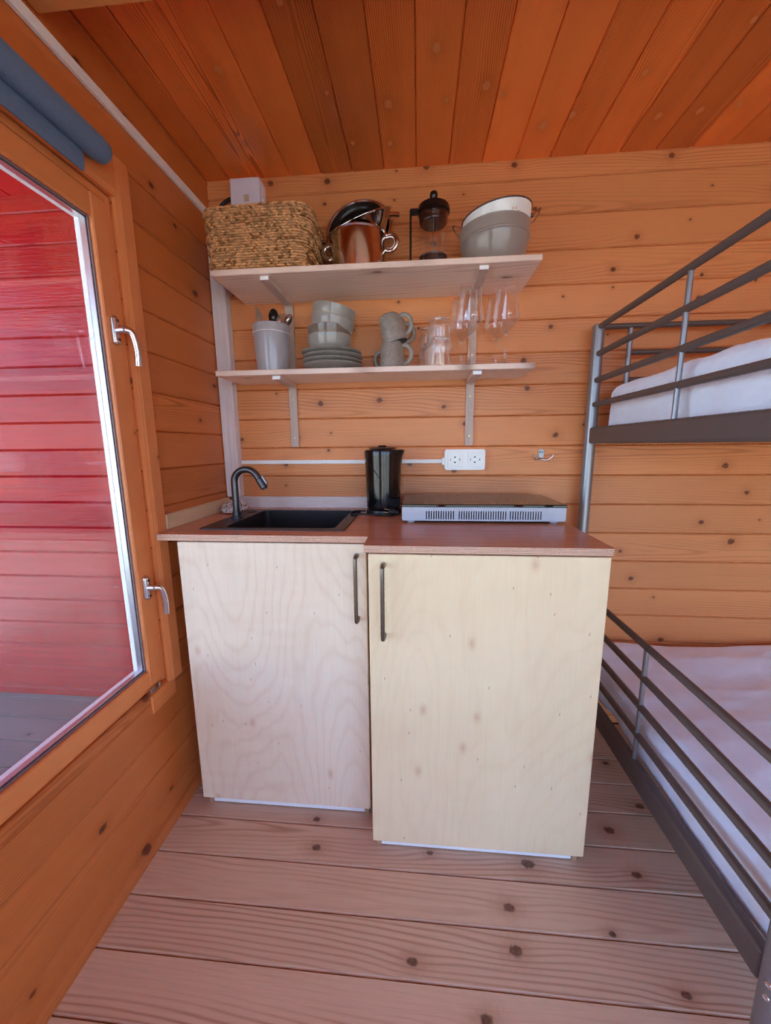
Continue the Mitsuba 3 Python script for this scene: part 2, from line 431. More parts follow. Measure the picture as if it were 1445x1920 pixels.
# right wall and front wall with its open doorway, both out of the picture
struct('wall_right', 'right wall of pine boards', cbox(XR, XR + .05, YFRONT, 0, 0, HC), 'mat_back')
DX0, DX1, DZ = .25, 3.05, 1.99
struct('wall_front', 'front wall with a wide open doorway', cat([cbox(-.04, DX0, YFRONT - .05, YFRONT, 0, HC), cbox(DX1, XR + .05, YFRONT - .05, YFRONT, 0, HC), cbox(DX0, DX1, YFRONT - .05, YFRONT, DZ, HC)]), 'mat_left')
struct('door_1', 'wooden frame posts of the open doorway')
for x in (DX0, .93, 1.61, 2.29, DX1 - .07):
    part('door_1', 'post', cbox(x, x + .07, YFRONT - .06, YFRONT + .01, 0, DZ - .07), 'mat_stile')
part('door_1', 'lintel', cbox(DX0, DX1, YFRONT - .06, YFRONT + .01, DZ - .07, DZ), 'mat_stile')

# baseboard on the left wall
struct('baseboard_left', 'thin pine strip between floor and left wall', prism([(0, 0), (.018, 0), (.018, .010), (.010, .026), (0, .032)], YFRONT, -.01, X, Z, Y), 'mat_left')

# ceiling beam across the room
struct('trim_1', 'pale pine beam across the ceiling above the window', cbox(.002, XR, -.76, -.63, 1.985, HC + .001, .004), 'mat_beam')

# ------------------------------------------------------------------ terrace outside
struct('wall_outside', 'red painted board wall of the terrace outside the window', cbox(-1.75, -.0455, BW + .0004, BW + .03, -.04, HC + .021), 'mat_dark_wood')
k = 0
def log_profile(h, t):
    return [(.0004, 0), (h - .0004, 0), (h - .0004, t - .006), (h - .0055, t), (.0055, t), (.0004, t - .006)]
k = -1
while ZB0 + k * HB < HC - .002:
    z0, z1 = max(ZB0 + k * HB, -.034), min(ZB0 + (k + 1) * HB, HC + .02)
    part('wall_outside', 'board', prism(log_profile(z1 - z0, BW), -1.75, -BW - .0006, Z, -Y, X, (0, BW, z0)), 'mat_red')
    k += 1
struct('ceiling_outside', 'red painted soffit boards over the terrace')
for i in range(14):
    x1 = -BW - i * .12
    part('ceiling_outside', 'board', prism(board_profile(.12, .018), YFRONT, 0, X, -Z, Y, (x1 - .12, 0, HC + .018)), 'mat_red_plain')
struct('terrace_deck', 'grey weathered plank deck of the terrace below the red wall')
for i in range(21):
    y1 = -.03 - (i - 1) * .1225
    part('terrace_deck', 'plank', prism(board_profile(.1225, .026, .004, .003), -1.75, -BW - .0006, Y, Z, X, (0, y1 - .1225, -.021)) if i else prism(board_profile(.03, .026, .003, .001), -1.75, -BW - .0006, Y, Z, X, (0, -.03, -.021)), 'mat_deck')
struct('ground', 'pale gravel in front of the cabin', cbox(-60, 60, -80, YFRONT - .07, -.4, -.12), 'mat_gravel')

# ------------------------------------------------------------------ window
struct('window_1', 'tall pine-framed window in the left wall looking onto the red terrace wall')
SY1 = -.503                 # outer edge of the sash
GY = -.553                  # inner edge of the sash stile
GZ0, GZ1 = .515, 1.673      # glass opening
SZ0, SZ1 = .466, 1.726      # sash outer
WFAR = -2.08
part('window_1', 'casing', prism([(0, 0), (.0, .016), (.036, .016), (.048, .010), (.048, 0)], .441, 1.843, -Y, X, Z, (0, -.437, 0)), 'mat_stile')
part('window_1', 'casing', prism([(0, 0), (.0, .010), (.012, .016), (.094, .016), (.094, 0)], WFAR - .1, -.4855, Z, X, Y, (0, 0, 1.749)), 'mat_rail')
part('window_1', 'jamb', cbox(-.046, -.004, SY1 + .001, WY1 - .0005, SZ0 - .012, SZ1 + .02, .001), 'mat_stile')
part('window_1', 'jamb', cbox(-.046, -.004, WFAR, SY1, SZ1 + .003, WZ1 - .001, .001), 'mat_rail')
part('window_1', 'sill', cbox(-.050, -.010, WFAR, WY1, WZ0 + .0005, SZ0 - .004, .001), 'mat_rail')
part('window_1', 'sill_block', cbox(-.03, .004, -.560, -.455, .385, .4405, .002), 'mat_rail')
# sash
part('window_1', 'stile', cbox(-.046, .001, GY, SY1, SZ0, SZ1, .003), 'mat_stile')
part('window_1', 'stile', cbox(-.046, .001, WFAR + .003, WFAR + .055, SZ0, SZ1, .003), 'mat_stile')
part('window_1', 'rail', cbox(-.046, .0, WFAR + .055, GY, SZ0, GZ0, .003), 'mat_rail')
part('window_1', 'rail', cbox(-.046, .0, WFAR + .055, GY, GZ1, SZ1, .003), 'mat_rail')
# insulating glass: two panes, bright spacer between them, dark gasket line
PX1, PX2 = -.014, -.030
part('window_1', 'pane', tm([(PX1, WFAR + .055, GZ0), (PX1, GY, GZ0), (PX1, GY, GZ1), (PX1, WFAR + .055, GZ1)], [[0, 1, 2], [0, 2, 3]]), 'mat_pane')
part('window_1', 'pane', tm([(PX2, WFAR + .055, GZ0), (PX2, GY, GZ0), (PX2, GY, GZ1), (PX2, WFAR + .055, GZ1)], [[0, 1, 2], [0, 2, 3]]), 'mat_pane')
SPW = .006
for (y0, y1, z0, z1) in ((GY - SPW, GY, GZ0, GZ1), (WFAR + .055, GY - SPW, GZ0, GZ0 + SPW), (WFAR + .055, GY - SPW, GZ1 - SPW, GZ1)):
    part('window_1', 'spacer', cbox(PX2 + .001, PX1 - .001, y0, y1, z0, z1, .0008), 'mat_aluminium')
for (y0, y1, z0, z1) in ((GY - .004, GY - .0002, GZ0 + .0002, GZ1 - .0002), (WFAR + .055, GY - .004, GZ0 + .0002, GZ0 + .004), (WFAR + .055, GY - .004, GZ1 - .004, GZ1 - .0002)):
    part('window_1', 'outer_bead', cbox(-.0445, PX2 - .002, y0, y1, z0, z1, .0008), 'mat_white_plastic', label='white outer glazing bead')
GK = .0035
for (y0, y1, z0, z1) in ((GY - GK, GY, GZ0, GZ1), (WFAR + .055, GY - GK, GZ0, GZ0 + GK), (WFAR + .055, GY - GK, GZ1 - GK, GZ1)):
    part('window_1', 'gasket', cbox(PX1 + .0005, PX1 + .005, y0, y1, z0, z1, .0008), 'mat_gasket')

def window_handle(z, hand):
    h = part('window_1', 'handle', cat([to_tm(m3.Manifold.batch_hull([sph(.009, (.0065, -.533, z + s * .026), 6).scale([1, 1, 1]) for s in (-1, 1)])).slice_plane([0.002, 0, 0], [1, 0, 0], cap=False)]), 'mat_chrome', smooth=40)
    part(h, 'lever', cat([tube(smooth_path([(.010, -.533, z), (.030, -.532, z + .001), (.042, -.525, z - .003), (.046, -.520, z - .02), (.047, -.516, z - .05), (.044, -.514, z - .082)], 8), np.r_[np.linspace(.0075, .0062, 17), np.linspace(.0062, .0062, 24)], 12, squash=1.25)]), 'mat_chrome', smooth=50)
    for s in (-1, 1):
        part(h, 'screw', moved(lathe([(0, 0), (.0042, 0), (.0036, .0018), (0, .0024)], 14), (.0148, -.533, z + s * .022), rot_to((1, 0, 0))), 'mat_gunmetal', smooth=40)
window_handle(1.428, 1)
window_handle(.757, 1)
part('window_1', 'hinge', cat([cbox(-.004, .010, -.566, -.520, .4545, .4575, .0008), cbox(.004, .008, -.566, -.545, .4575, .466, .0008), moved(lathe([(0, 0), (.004, 0), (.004, .009), (0, .009)], 12), (.006, -.528, .4575))]), 'mat_aluminium', smooth=30)

# roller blind above the window
BL = thing('roller_blind', 'rolled-up slate grey fabric blind mounted above the window', 'roller blind')
BX, BZ = .040, 1.800
part(BL, 'roll', tube([(BX, -2.05, BZ), (BX, -.565, BZ)], .026, 28), 'mat_blind', smooth=40)
part(BL, 'end_cap', tube([(BX, -.5648, BZ), (BX, -.548, BZ)], .0235, 28), 'mat_blind', smooth=40, label='grey plastic end bracket of the blind')
part(BL, 'bracket', cbox(.0165, .034, -.578, -.556, BZ + .016, BZ + .034, .002), 'mat_blind')
part(BL, 'hem_bar', prism([(-.004, -.030), (.004, -.034), (.008, -.012), (.005, .014), (-.003, .014)], -2.05, -.592, X, Z, Y, (BX - .018, 0, BZ - .030)), 'mat_blind')

# white cable trunking at the top of the left wall
one('cable_trunking', 'white plastic cable trunking running along the top of the left wall', 'cable trunking', cbox(.0005, .013, -2.5, -.035, 1.944, 1.968, .002), 'mat_white_plastic')

# ------------------------------------------------------------------ corner post and shelves
one('corner_post', 'whitewashed wooden post in the corner between worktop and shelves', 'post', cbox(.003, .057, -.042, -.0005, .9465, 1.859, .003), 'mat_white_wood')

def shelf(name, label, x0, x1, d, z0, z1, bx, tip, leg_z, grp):
    s = thing(name, label, 'shelf')
    part(s, 'board', cbox(x0, x1, -d, -.0015, z0, z1, .0018), 'mat_shelf')
    for a in bx:
        w, t = .0285, .0135
        r = .022
        # bent strip: outline in the (y, z) plane, drawn as a chain and given the strip's width
        pts = [(-tip, z0)] + [(-t - r + r * math.sin(q) * 1, z0 - r + r * math.cos(q)) for q in np.linspace(0, math.pi / 2, 7)]
        outer = [(-.001, leg_z)] + [(-.001, z0 - .028)] + [(-.001 - .026 + .026 * math.cos(q), z0 - .0265 + .026 * math.sin(q)) for q in np.linspace(0, math.pi / 2, 8)] + [(-tip, z0 - .0005)]
        inner = [(-tip, z0 - t)] + [(-t - .016 + .016 * math.sin(q), z0 - t - .016 + .016 * math.cos(q)) for q in np.linspace(0, math.pi / 2, 8)] + [(-t, leg_z)]
        poly = sg.Polygon(outer + inner)
        m = extrude(poly, w)
        m.vertices = np.stack([a + m.vertices[:, 2], m.vertices[:, 0], m.vertices[:, 1]], 1)
        if m.volume < 0:
            m.invert()
        b = part(s, 'bracket', m, 'mat_bracket', smooth=30)
        for zz in (leg_z + .035, z0 - .06):
            part(b, 'screw', moved(lathe([(0, 0), (.0038, 0), (.003, .0016), (0, .002)], 12), (a + w / 2, -t, zz), rot_to((0, -1, 0))), 'mat_brass', smooth=40)
        part(b, 'tip', cbox(a + .0015, a + w - .0015, -tip - .0006, -tip + .0004, z0 - t + .0015, z0 - .002, .0002), 'mat_spacer', label='pale cut end of the bracket')
    return s
UZ, LZ = 1.6765, 1.3935
shelf('wall_shelf', 'upper pale pine wall shelf carrying the basket and the pots', .116, 1.107, .25, 1.6595, UZ, (.267, .931), .238, 1.425, 'u')
shelf('wall_shelf', 'lower pale pine wall shelf carrying crockery and glasses', .074, 1.120, .19, 1.376, LZ, (.266, .929), .179, 1.139, 'l')

# ------------------------------------------------------------------ worktop and cabinets
WT0, WT1 = .882, .900
D1, D2, XN = .4905, .5835, .623
outline = sg.Polygon([(.002, -.002), (1.2135, -.002), (1.2135, -D2), (XN, -D2), (XN, -D1), (.018, -D1), (.018, -.434), (.002, -.434)])
outline = sg.Polygon(outline.buffer(-.006).buffer(.006, quad_segs=6).buffer(.005).buffer(-.005).exterior)
SO = sg.box(.108, -.4255, .546, -.078)        # sink's outer edge
SI = sg.Polygon([(.178, -.407), (.513, -.407), (.513, -.100), (.178, -.100)])
hole = SO.buffer(-.006)
wt = extrude(outline.difference(hole), WT1 - WT0)
wt.apply_translation([0, 0, WT0])
one('worktop', 'reddish brown laminated plywood worktop with a step in its front edge', 'worktop', wt, 'mat_worktop')
one('splashback', 'pale birch strip along the left wall behind the worktop', 'splashback', cbox(.001, .017, -.432, -.046, WT1 + .0003, .9455, .0015), 'mat_birch_plain')
one('splashback', 'whitish strip along the back wall behind the sink', 'splashback', cbox(.0175, .652, -.019, -.0006, WT1 + .0003, .9455, .0015), 'mat_splash')

def door_handle(cab, x, y, z0, z1):
    d = .03
    pts = [(x, y - .001, z1 - .006), (x, y - d * .7, z1 - .006), (x, y - d, z1 - .016), (x, y - d - .001, (z0 + z1) / 2), (x, y - d, z0 + .016), (x, y - d * .7, z0 + .006), (x, y - .001, z0 + .006)]
    p = smooth_path(pts, 8)
    r = np.full(len(p), .0052)
    r[:8] = np.linspace(.0068, .0062, 8)
    r[-9:] = np.linspace(.0062, .0068, 9)
    part(cab, 'handle', tube(p, r, 12), 'mat_handle_metal', smooth=50, label='slim dark metal bow handle')

def cabinet(label, x0, x1, y, mt, hx, hz, wall_l):
    c = thing('base_cabinet', label, 'cabinet')
    zb, zt = .0394, .8815
    part(c, 'body', cat([cbox(x0 + .003, x0 + .019, y + .0195, -.022, zb, zt, .001), cbox(x1 - .019, x1 - .003, y + .0195, -.022, zb, zt, .001),
                        cbox(x0 + .0192, x1 - .0192, y + .0195, -.022, zb, zb + .016, .001), cbox(x0 + .0192, x1 - .0192, -.030, -.022, zb + .0162, zt, .001)]), 'mat_birch_plain')
    d = part(c, 'door', cbox(x0, x1, y, y + .018, zb, zt - .003, .0015), mt)
    door_handle(d, hx, y, *hz)
    part(c, 'plinth', cbox(x0 + .022, x1 - .022, y + .022, y + .036, .004, zb - .001, .0008), 'mat_spacer', label='white plinth strip under the door')
    for a in (x0 + .006, x1 - .021):
        part(c, 'foot', cbox(a, a + .0145, y + .021, -.04, .0003, zb - .0005, .0008), 'mat_ply_edge')
    return c
cabinet('birch plywood base cabinet under the sink, narrower and set back', .079, .6165, -.4890, 'mat_birch_sink', .591, (.660, .853), True)
cabinet('birch plywood base cabinet under the hotplate, wider and standing forward', .6345, 1.2066, -.5825, 'mat_birch_tall', .672, (.662, .858), False)

# ------------------------------------------------------------------ sink and tap
sk = thing('sink', 'black rectangular inset sink in the left half of the worktop', 'sink')
so = sg.box(*SO.bounds).buffer(-.008).buffer(.008, quad_segs=5)
si = SI.buffer(-.02).buffer(.02, quad_segs=6)
rim = extrude(so.difference(si), .0035)
rim.apply_translation([0, 0, WT1 + .0002])
part(sk, 'rim', rim, 'mat_sink', label='brownish black flat rim of the sink')
sib = si.buffer(.004)
bas = extrude(sib.difference(si), .182)
bas.apply_translation([0, 0, .7185])
bot = extrude(sib, .004)
bot.apply_translation([0, 0, .7145])
part(sk, 'basin', cat([bas, bot]), 'mat_sink')
part(sk, 'drain', moved(lathe([(0, 0), (.035, 0), (.038, .002), (.03, .003), (0, .002)], 32), (.345, -.25, .719)), 'mat_aluminium', smooth=40)
part(sk, 'tap_hole_cover', moved(lathe([(0, 0), (.015, 0), (.014, .002), (0, .0022)], 24), (.145, -.135, WT1 + .0037)), 'mat_black_satin', smooth=40)

tp = thing('tap', 'dark gunmetal curved tap standing on the rim of the sink', 'tap')
TX, TY = .1405, -.247
R, ZC = .0425, 1.0245
arc = [(TX + R - R * math.cos(q), TY, ZC + R * math.sin(q)) for q in np.linspace(0, math.radians(149), 22)]
e = np.array(arc[-1])
dn = np.array([.515, 0, -.857])
body = [(TX, TY, WT1 + .010), (TX, TY, .95), (TX, TY, 1.0)] + arc + [tuple(e + dn * s) for s in (.006, .012)]
part(tp, 'spout', tube(body, .0112, 20), 'mat_gunmetal', smooth=40)
part(tp, 'base_ring', moved(lathe([(0, 0), (.0205, 0), (.0205, .004), (.0145, .0055), (.0145, .020), (0, .020)], 28), (TX, TY, WT1 + .0038)), 'mat_gunmetal', smooth=35)
nz = tube([tuple(e + dn * s) for s in (.0125, .014, .030, .047, .048)], [.0108, .0125, .0125, .0125, .0112], 20)
nozzle = part(tp, 'nozzle', nz, 'mat_gunmetal', smooth=35)
lv = cbox(-.004, .004, -.005, .005, -.016, .016, .002)
part(nozzle, 'lever', moved(lv, e + dn * .026 + np.array([.857, 0, .515]) * .0155, rot((0, 1, 0), 149)), 'mat_aluminium_dull', label='light grey lever on the tap nozzle')
part(nozzle, 'aerator', tube([tuple(e + dn * s) for s in (.0482, .052)], [.0085, .0085], 16), 'mat_black_satin', smooth=35)

# crumpled cloth behind the tap
ico = trimesh.creation.icosphere(5, 1.0)
v = ico.vertices.copy()
f1 = meshkit.fbm(v * 2.2 + 5, 3, 4) - .5
f2 = np.abs(meshkit.fbm(v * 3.4 + 11, 3, 9) - .5)
v = v * (1 + .55 * f1 - .5 * f2)[:, None]
v = v * [.040, .062, .030]
v[:, 2] = np.maximum(v[:, 2], -.012)
v += [.066, -.112, WT1 + .0165]
v[:, 0] = np.maximum(v[:, 0], .0185)
v[:, 1] = np.minimum(v[:, 1], -.045)
one('dishcloth', 'crumpled white dishcloth with a black net pattern in the corner behind the tap', 'cloth', tm(v, ico.faces), 'mat_cloth', smooth=True)

# ------------------------------------------------------------------ kettle
KX, KY, KZ = .632, -.122, WT1
kt = thing('kettle', 'glossy black electric kettle between sink and hotplate', 'kettle')
part(kt, 'base', moved(lathe([(0, .0004), (.060, .0004), (.0625, .004), (.061, .016), (.054, .020), (0, .020)], 48), (KX, KY, KZ)), 'mat_black_satin', smooth=35)
bl = lathe([(0, .0205), (.056, .0205), (.0605, .027), (.0610, .06), (.0625, .12), (.064, .17), (.0655, .205), (.0665, .218), (.064, .226), (.05, .229), (0, .230)], 56)
v = bl.vertices.copy()
ang = np.arctan2(v[:, 1], v[:, 0])
h = np.clip((v[:, 2] - .165) / .06, 0, 1)
push = .014 * h ** 2 * np.exp(-((ang + .25) / .32) ** 2)          # the spout lip
v[:, 0] += push * np.cos(-.25); v[:, 1] += push * np.sin(-.25)
bl.vertices = v
part(kt, 'jug', moved(bl, (KX, KY, KZ)), 'mat_black_gloss', smooth=35)
part(kt, 'lid', moved(lathe([(0, .2302), (.048, .2302), (.047, .2335), (.03, .2352), (0, .2356)], 40), (KX, KY, KZ)), 'mat_black_satin', smooth=35)
part(kt, 'lid_button', moved(cbox(-.014, .014, -.010, .010, .2354, .2420, .003), (KX - .004, KY + .012, KZ), rot((0, 0, 1), 45)), 'mat_black_satin')
hp = smooth_path([(KX - .030, KY + .054, KZ + .218), (KX - .040, KY + .072, KZ + .218), (KX - .049, KY + .082, KZ + .185), (KX - .049, KY + .082, KZ + .11), (KX - .040, KY + .070, KZ + .06), (KX - .029, KY + .052, KZ + .05)], 8)
hp[:, 1] = np.minimum(hp[:, 1], -.032)
part(kt, 'handle', tube(hp, .0105, 14, squash=.75), 'mat_black_satin', smooth=45)
sw = smooth_path([(KX - .058, KY - .033, KZ + .205), (KX - .045, KY - .050, KZ + .185), (KX - .025, KY - .0600, KZ + .155), (KX - .004, KY - .0640, KZ + .125)], 8)
part(kt, 'seam', tube(sw, .0009, 8), 'mat_black_satin', smooth=True)
cord = [(.566, -.125), (.548, -.120), (.527, -.138), (.520, -.165), (.530, -.186), (.556, -.186), (.590, -.192), (.622, -.196), (.645, -.200), (.662, -.196)]
part(kt, 'cable', tube(smooth_path([(x, y, WT1 + .0072) for x, y in cord], 10), .0032, 10), 'mat_black_rubber', smooth=True)
plug = moved(lathe([(0, 0), (.007, 0), (.0085, .012), (.0125, .022), (.0130, .034), (0, .034)], 24), (.6905, -.190, WT1 + .0138), rot_to((-1, .08, .12)))
pk = part(kt, 'plug', plug, 'mat_black_rubber', smooth=35)
for s in (-1, 1):
    a = np.array([.6905 - .034, -.190 + .0026 + s * .0, WT1 + .0138 + .004]) + np.array([0, s * .006, s * .0045])
    part(pk, 'pin', tube([tuple(a), tuple(a + np.array([-.017, .0015, .002]))], .0021, 10), 'mat_brass', smooth=40)

# ------------------------------------------------------------------ hotplate
hk = thing('hotplate', 'white portable double hotplate with black glass top on the right half of the worktop', 'hotplate')
CX0, CX1, CY0, CY1, CZ0, CZ1 = .706, 1.2035, -.300, -.052, .9075, .9505
part(hk, 'housing', cat([cbox(CX0 + .003, CX1 - .003, CY0 + .004, CY1, CZ0, CZ1, .003)]), 'mat_dark_hole')
fp = sg.box(CX0, CZ0, CX1, CZ1).buffer(-.006).buffer(.006, quad_segs=4)
slots = []
for a, b, nn in ((.783, .866, 12), (.884, 1.025, 20), (1.039, 1.130, 13)):
    for xx in np.linspace(a, b, nn):
        slots.append(sg.box(xx - .0017, .9125, xx + .0017, .9385))
front = extrude(fp.difference(shapely.union_all(slots)), .0035)
front.vertices = np.stack([front.vertices[:, 0], CY0 + .0035 - front.vertices[:, 2], front.vertices[:, 1]], 1)
if front.volume < 0:
    front.invert()
part(hk, 'front_panel', front, 'mat_cooker_white', label='white front panel with three groups of upright vent slots')
part(hk, 'side_panel', cbox(CX0, CX0 + .003, CY0 + .0036, CY1, CZ0 + .004, CZ1, .0008), 'mat_cooker_white')
part(hk, 'side_panel', cbox(CX1 - .003, CX1, CY0 + .0036, CY1, CZ0 + .004, CZ1, .0008), 'mat_cooker_white')
part(hk, 'glass_top', cbox(CX0 - .002, CX1 + .002, CY0 - .002, CY1 + .002, CZ1 + .0003, CZ1 + .009, .002), 'mat_black_glass', label='black glass plate')
for fx in (CX0 + .028, CX1 - .028):
    for fy in (CY0 + .022, CY1 - .025):
        part(hk, 'foot', moved(lathe([(0, 0), (.011, 0), (.013, .004), (.013, .0072), (0, .0072)], 20), (fx, fy, WT1 + .0003)), 'mat_cooker_white', smooth=35)

# ------------------------------------------------------------------ wall fittings
one('cable_duct', 'narrow white cable duct along the back wall from the corner post to the socket', 'cable duct', cbox(.0575, .8445, -.012, -.0004, 1.0735, 1.0885, .0015), 'mat_white_plastic')

ot = thing('power_socket', 'white surface-mounted double power socket on the back wall', 'power socket')
OX, OZ, OW, OH = .9295, 1.0865, .150, .0765
base = extrude(rrect(OW, OH, .009), .020)
cham = extrude(rrect(OW - .008, OH - .008, .006), .027)
mm = to_m3(base) + to_m3(cham)
ins_xy = ((-.0365, 0), (.0365, 0))
def place_on_wall(m, x, z, y=0):
    m = m.copy()
    v = m.vertices
    m.vertices = np.stack([x + v[:, 0], y - v[:, 2], z + v[:, 1]], 1)
    if m.is_watertight and m.volume < 0:
        m.invert()
    return m
for cx, cz in ins_xy:
    mm = mm - to_m3(extrude(rrect(.0535, .0535, .002), .03)).translate([cx, cz, .018])
part(ot, 'frame', place_on_wall(to_tm(mm), OX, OZ, -.0004), 'mat_socket_plastic', smooth=30)
for cx, cz in ins_xy:
    ins = to_m3(extrude(rrect(.0525, .0525, .002), .0115)) - m3.Manifold.cylinder(.02, .0195, .0195, 48).translate([0, 0, .0032])
    s = part(ot, 'socket', place_on_wall(to_tm(ins), OX + cx, OZ + cz, -.0186), 'mat_socket_plastic', smooth=30)
    ringm = lathe([(.0178, 0), (.0194, 0), (.0194, .0082), (.0178, .0082)], 40)
    for zz in (-.0095, .0095):
        part(s, 'pin_hole', place_on_wall(lathe([(0, 0), (.0030, 0), (.0030, .0005), (0, .0005)], 16), OX + cx, OZ + cz + zz, -.0186 - .0033), 'mat_dark_hole')
    for xx in (-.0175, .0175):
        part(s, 'earth_clip', cbox(OX + cx + xx - .0018, OX + cx + xx + .0018, -.0298, -.0222, OZ - .0026, OZ + .0026, .0004), 'mat_gunmetal')
    part(s, 'screw', place_on_wall(lathe([(0, 0), (.0024, 0), (.0020, .0012), (0, .0014)], 12), OX + cx, OZ + cz, -.0219), 'mat_aluminium', smooth=40)
part(ot, 'cable_inlet', cbox(OX - OW / 2 - .010, OX - OW / 2 + .0002, -.018, -.0004, OZ - .0195, OZ + .0085, .002), 'mat_socket_plastic')

hkk = thing('coat_hook', 'small chrome double coat hook screwed to the back wall beside the bunk bed', 'hook')
HX, HZ = 1.2105, 1.098
sh = sg.Polygon([(-.0085, .020), (-.004, .0235), (.004, .0235), (.0085, .020), (.0095, .014), (.006, -.010), (.004, -.015), (-.004, -.015), (-.006, -.010), (-.0095, .014)]).buffer(.0012)
part(hkk, 'plate', place_on_wall(extrude(sh, .004), HX, HZ, -.0004), 'mat_aluminium_dull', smooth=30)
for s in (-1, 1):
    a = part(hkk, 'arm', cat([tube(smooth_path([(HX + s * .002, -.0045, HZ - .010), (HX + s * .010, -.012, HZ - .014), (HX + s * .022, -.022, HZ - .013), (HX + s * .031, -.028, HZ - .004), (HX + s * .035, -.029, HZ + .004)], 8), np.linspace(.0042, .0026, 33), 12), moved(trimesh.creation.icosphere(2, .0036), (HX + s * .0352, -.029, HZ + .005))]), 'mat_chrome', smooth=50)
    part(hkk, 'screw', place_on_wall(lathe([(0, 0), (.0030, 0), (.0024, .0013), (0, .0017)], 12), HX + s * .0045, HZ + .014, -.0045), 'mat_gunmetal', smooth=40)

jb = thing('junction_box', 'light grey plastic junction box on the wall behind the basket', 'junction box')
part(jb, 'lid', rbox(.108, .214, -.058, -.040, 1.955, 2.043, .006), 'mat_grey_plastic', smooth=35)
part(jb, 'box', cbox(.110, .2145, -.0395, -.0005, 1.956, 2.042, .003), 'mat_grey_plastic')
part(jb, 'lug', cat([cbox(.2146, .224, -.048, -.042, 1.971, 1.981, .001)]), 'mat_grey_plastic')
part(jb, 'sticker', cat([cbox(.157, .175, -.0583, -.0579, 1.968, 1.990, .0001)]), proc and 'mat_rim_bare', label='small faded label on the junction box lid')
one('black_cable', 'black cable coming out of the junction box into the corner', 'cable', tube(smooth_path([(.110, -.022, 2.000), (.092, -.022, 1.999), (.070, -.022, 1.990), (.050, -.022, 1.970), (.044, -.022, 1.945), (.040, -.022, 1.925)], 10), .006, 14), 'mat_black_rubber', smooth=40)

# ------------------------------------------------------------------ basket
def basket():
    b = thing('basket', 'straw-coloured woven seagrass basket on the left end of the upper shelf', 'basket')
    cx, cy, z0, hh = .258, -.1275, UZ + .0005, .182
    rows = 25
    rh = hh / rows
    vs, fs, cs = [], [], []
    base = trimesh.creation.icosphere(1, 1.0)
    def loop(t):
        w, d, r = .342 - .022 * (1 - t) , .213, .045
        path = np.array(rrect(w, d, r, 10).exterior.coords)
        return path
    rng = np.random.default_rng(3)
    for k in range(rows):
        t = (k + .5) / rows
        pth = loop(t) + [0.004 * math.sin(k * 1.3), 0]
        seg = np.linalg.norm(np.diff(pth, axis=0), axis=1)
        s = np.r_[0, np.cumsum(seg)]
        n = int(s[-1] / .0078)
        q = (np.arange(n) + .5 * (k % 2) + rng.uniform(-.12, .12, n)) / n * s[-1]
        px, py = np.interp(q % s[-1], s, pth[:, 0]), np.interp(q % s[-1], s, pth[:, 1])
        px2, py2 = np.interp((q + .002) % s[-1], s, pth[:, 0]), np.interp((q + .002) % s[-1], s, pth[:, 1])
        tx, ty = px2 - px, py2 - py
        l = np.hypot(tx, ty) + 1e-12
        tx, ty = tx / l, ty / l
        for i in range(n):
            slant = .38 * (1 if k % 2 else -1) + rng.uniform(-.12, .12)
            a = np.array([tx[i] * math.cos(slant), ty[i] * math.cos(slant), math.sin(slant)])
            nrm = np.array([ty[i], -tx[i], 0])
            c = np.cross(nrm, a)
            z = z0 + (k + .5) * rh + rng.uniform(-.0006, .0006) + .0025 * math.sin(px[i] * 14 + 1) * t
            vv = base.vertices * [.0070, .0030, .0038]
            pos = np.array([cx + px[i], cy + py[i], z])
            vs.append(pos + vv[:, :1] * a + vv[:, 1:2] * c + vv[:, 2:] * nrm * (1 + rng.uniform(-.2, .35)))
            tone = rng.uniform(.55, 1.2)
            col = np.array(rgb(210, 160, 108)) * tone
            if rng.random() < .12:
                col = np.array(rgb(150, 104, 58)) * tone
            cs.append(np.tile(np.clip(col, 0, 1), (len(vv), 1)))
            fs.append(base.faces + len(base.vertices) * len(fs))
    m = tm(np.vstack(vs), np.vstack(fs))
    part(b, 'weave', m, 'mat_straw', smooth=True, kind='stuff', label='slanting seagrass stitches in rows', color=np.vstack(cs))
    wall = extrude(rrect(.330, .205, .042).difference(rrect(.322, .197, .040)), hh - .008)
    wall.apply_translation([cx, cy, z0 + .004])
    bottom = extrude(rrect(.330, .205, .042), .003)
    bottom.apply_translation([cx, cy, z0 + .001])
    scene['mat_lining'] = {'type': 'twosided', 'bsdf': {'type': 'diffuse', 'reflectance': {'type': 'rgb', 'value': rgb(120, 82, 46)}}}
    part(b, 'lining', cat([wall, bottom]), 'mat_lining')
basket()

# ------------------------------------------------------------------ pots
def vessel(r0, r1, h, t=.0016, rimw=.003):
    return [(0, 0), (r0 * .93, 0), (r0, .006), (r1, h - .004), (r1 + rimw, h), (r1 + rimw, h + .0015), (r1 - t, h), (r0 - t, .008), (r0 * .9, t + .001), (0, t + .001)]

PX, PY = .5635, -.130
pt = thing('cooking_pot', 'tall shiny steel cooking pot with two loop handles on the upper shelf', 'pot')
part(pt, 'body', moved(lathe(vessel(.0895, .0895, .122), 72), (PX, PY, UZ + .0004)), 'mat_steel', smooth=35)
for ang in (172, -14):
    c, s = math.cos(math.radians(ang)), math.sin(math.radians(ang))
    loc = lambda u, v, z: (PX + c * u - s * v, PY + s * u + c * v, UZ + z)
    low = smooth_path([loc(.0895, 0, .112), loc(.104, 0, .113), loc(.118, 0, .109), loc(.1245, 0, .096), loc(.119, 0, .080), loc(.106, 0, .072), loc(.0895, 0, .076)], 8)
    part(pt, 'handle', tube(low, .0058, 12, squash=1.5), 'mat_steel', smooth=50)

